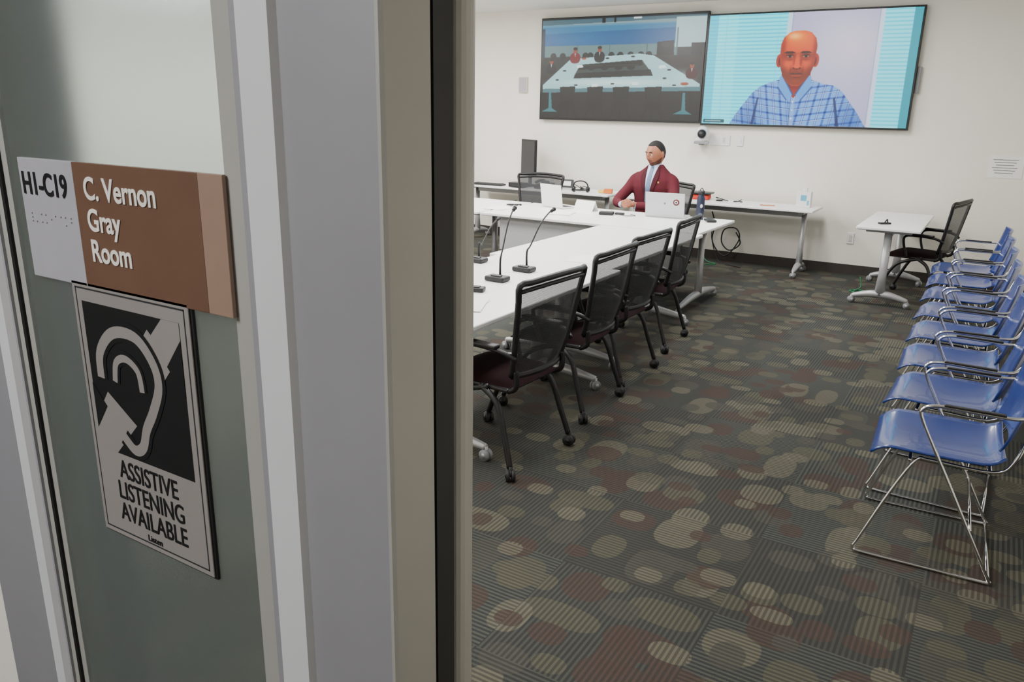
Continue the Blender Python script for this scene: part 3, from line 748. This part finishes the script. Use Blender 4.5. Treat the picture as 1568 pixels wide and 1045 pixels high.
def lapw(v): return .05*math.sin(math.pi*min(1,v/.72)*.5)*(1 if v<.72 else max(0,1-(v-.72)/.28)*.8+.2)
patch('lapel_left',lambda v:.014+.046*v,lambda v:.018+.046*v+lapw(v),.83,1.178,SUITD,.009)
patch('lapel_right',lambda v:-.018-.046*v-lapw(v),lambda v:-.014-.046*v,.83,1.178,SUITD,.009)
b=B();b.loft([(1.14,0,-.02,.070,.066),(1.165,0,-.016,.068,.066),(1.195,0,-.012,.062,.062),(1.20,0,-.012,.058,.058)],SHIRT,p=2)
b.box((0,-.083,1.158),(.034,.02,.034),TIE,.007,seg=3)
b.obj('collar',parent=MAN)
# head: sculpted
HD=empty('head',(0,-.04,1.302));HD.parent=MAN;HD.rotation_euler=(rad(8),rad(0),rad(-20));HD.scale=(1.09,1.07,1.05)
t=bmesh.new();bmesh.ops.create_icosphere(t,subdivisions=6,radius=1)
def g(d,c,s): return math.exp(-((d-Vector(c)).length/s)**2)
for v in t.verts:
    d=v.co.normalized();x,y,z=d
    rx,ry,rz=.080,.102,.130
    jaw=max(0,-z);p=Vector((x*rx*(1-.20*jaw**1.5),y*ry*(1-.06*jaw if y<0 else 1-.28*jaw),z*rz*(.93 if z>0 else 1)))
    if y>0: p.y*=1.03
    f=Vector((0,-1,0))
    if y<.2:
        p+=f*(.026*g(d,(0,-.97,-.24),.11)+.014*g(d,(0,-.99,-.06),.09)+.006*g(d,(0,-.99,.06),.08))
        for sx in (-1,1):
            p+=f*.010*g(d,(sx*.12,-.96,-.27),.06)
            p+=f*.008*g(d,(sx*.30,-.93,.22),.17)
            p-=f*(.013*g(d,(sx*.34,-.93,.04),.14));p+=f*.007*g(d,(sx*.48,-.84,-.22),.20)
        p+=f*(.010*g(d,(0,-.90,-.50),.15))-f*.006*g(d,(0,-.87,-.49),.035)+f*.004*g(d,(0,-.90,-.43),.05)+f*.005*g(d,(0,-.85,-.55),.06)
        p-=f*.004*g(d,(0,-.82,-.62),.06)
        p+=f*(.018*g(d,(0,-.66,-.80),.24))
    v.co=p
hb=B()
for mm in (SKIN,HAIR,BEARD,LIP): hb.mi(mm)
vm=[hb.bm.verts.new(v.co) for v in t.verts];t.verts.index_update()
for fa in t.faces:
    nf=hb.bm.faces.new([vm[v.index] for v in fa.verts]);nf.smooth=True
    c=fa.calc_center_median();x,y,z=c.x/.080,c.y/.102,c.z/.130
    k=0
    hl=.62 if y<-.45 else max(-.5,.62-(y+.45)*1.15)
    if z>hl: k=1
    elif y>.45 and z>-.5: k=1
    elif y<.05 and z<-.30-.25*min(1,max(0,(-y-.1)/.5)) and not(abs(x)<.26 and -.60<z<-.44): k=2
    elif y<-.7 and abs(x)<.32 and -.44<z<-.37: k=2
    elif abs(x)<.30 and y<-.5 and -.58<z<-.46: k=3
    nf.material_index=k
t.free()
for v in hb.bm.verts:
    if all(f.material_index==1 for f in v.link_faces): v.co*=1.03
for sx in (-1,1):
    hb.sph((sx*.080,.010,-.008),.030,SKIN,sc=(.30,.62,1.05),rot=Matrix.Rotation(sx*rad(-12),4,'Z'),seg=14)
    hb.sph((sx*.028,-.0855,.004),.0125,BLUEW,seg=14);hb.sph((sx*.028,-.0945,.003),.0058,EYE,seg=10)
    hb.tube([(sx*.014,-.094,.0125),(sx*.028,-.098,.0135),(sx*.042,-.088,.010)],[.003,.004,.003],SKIN,n=6)
    hb.tube([(sx*.014,-.104,.024),(sx*.030,-.103,.029),(sx*.048,-.092,.024)],[.003,.0045,.003],HAIR,n=6)
hb.obj('face',parent=HD)
b=B();b.tube([(0,-.005,1.14),(0,-.015,1.19),(0,-.025,1.24)],[.060,.056,.058],SKIN,n=18);b.obj('neck',parent=MAN)
def hand(side,name):
    b=B()
    b.tube([(side*.085,.085,-.002),(side*.05,.045,.0),(side*.022,.01,.003)],[.026,.034,.030],SKIN,n=14,flat=.7)
    for k,(l,zz) in enumerate([(.075,.028),(.084,.010),(.080,-.008),(.064,-.024)]):
        s=side
        b.tube([(s*.03,.015,zz),(s*.012,-.022,zz+.006),(-s*.018,-.030,zz+.008),(-s*(l-.03),-.004,zz+.006)],[.0115,.0105,.0095,.008],SKIN,n=10)
    b.tube([(side*.045,.03,.02),(side*.02,.012,.042),(-side*.012,.002,.046)],[.015,.012,.009],SKIN,n=10)
    o=b.obj(name,(hx+.01,hy,hz+.006+ (.004 if side>0 else 0)),parent=MAN);remesh(o,.0035,1);return o
hand(1,'hand_left');hand(-1,'hand_right')
b=B()
for s in (-1,1): b.tube([(hx+s*.10,hy+.09,.793),(hx+s*.070,hy+.060,.793)],[.036,.034],SHIRT,n=14,smoothpath=False)
b.obj('cuffs',parent=MAN)
b=B();b.box((.11,-.168,1.02),(.018,.004,.018),mat('pin_gold',(200,170,90),.3,metal=1),.002);b.obj('lapel_pin',parent=MAN)
place(MC,'mesh_chair',(-3.08,8.02,0),-92)

# ------------------------------------------------------------ world, camera
w=bpy.data.worlds.new('world');bpy.context.scene.world=w;w.use_nodes=True
w.node_tree.nodes['Background'].inputs[0].default_value=(.9,.93,1,1);w.node_tree.nodes['Background'].inputs[1].default_value=.3
cd=bpy.data.cameras.new('camera');cam=bpy.data.objects.new('camera',cd);COL.objects.link(cam)
R=Matrix.Rotation(rad(31.2),4,'Z')@Matrix.Rotation(rad(90-16.4),4,'X')@Matrix.Rotation(rad(1.17),4,'Z')
cam.matrix_world=Matrix.Translation((0,0,1.7))@R
cd.lens=1200/1568*36;cd.clip_start=.02
bpy.context.scene.camera=cam
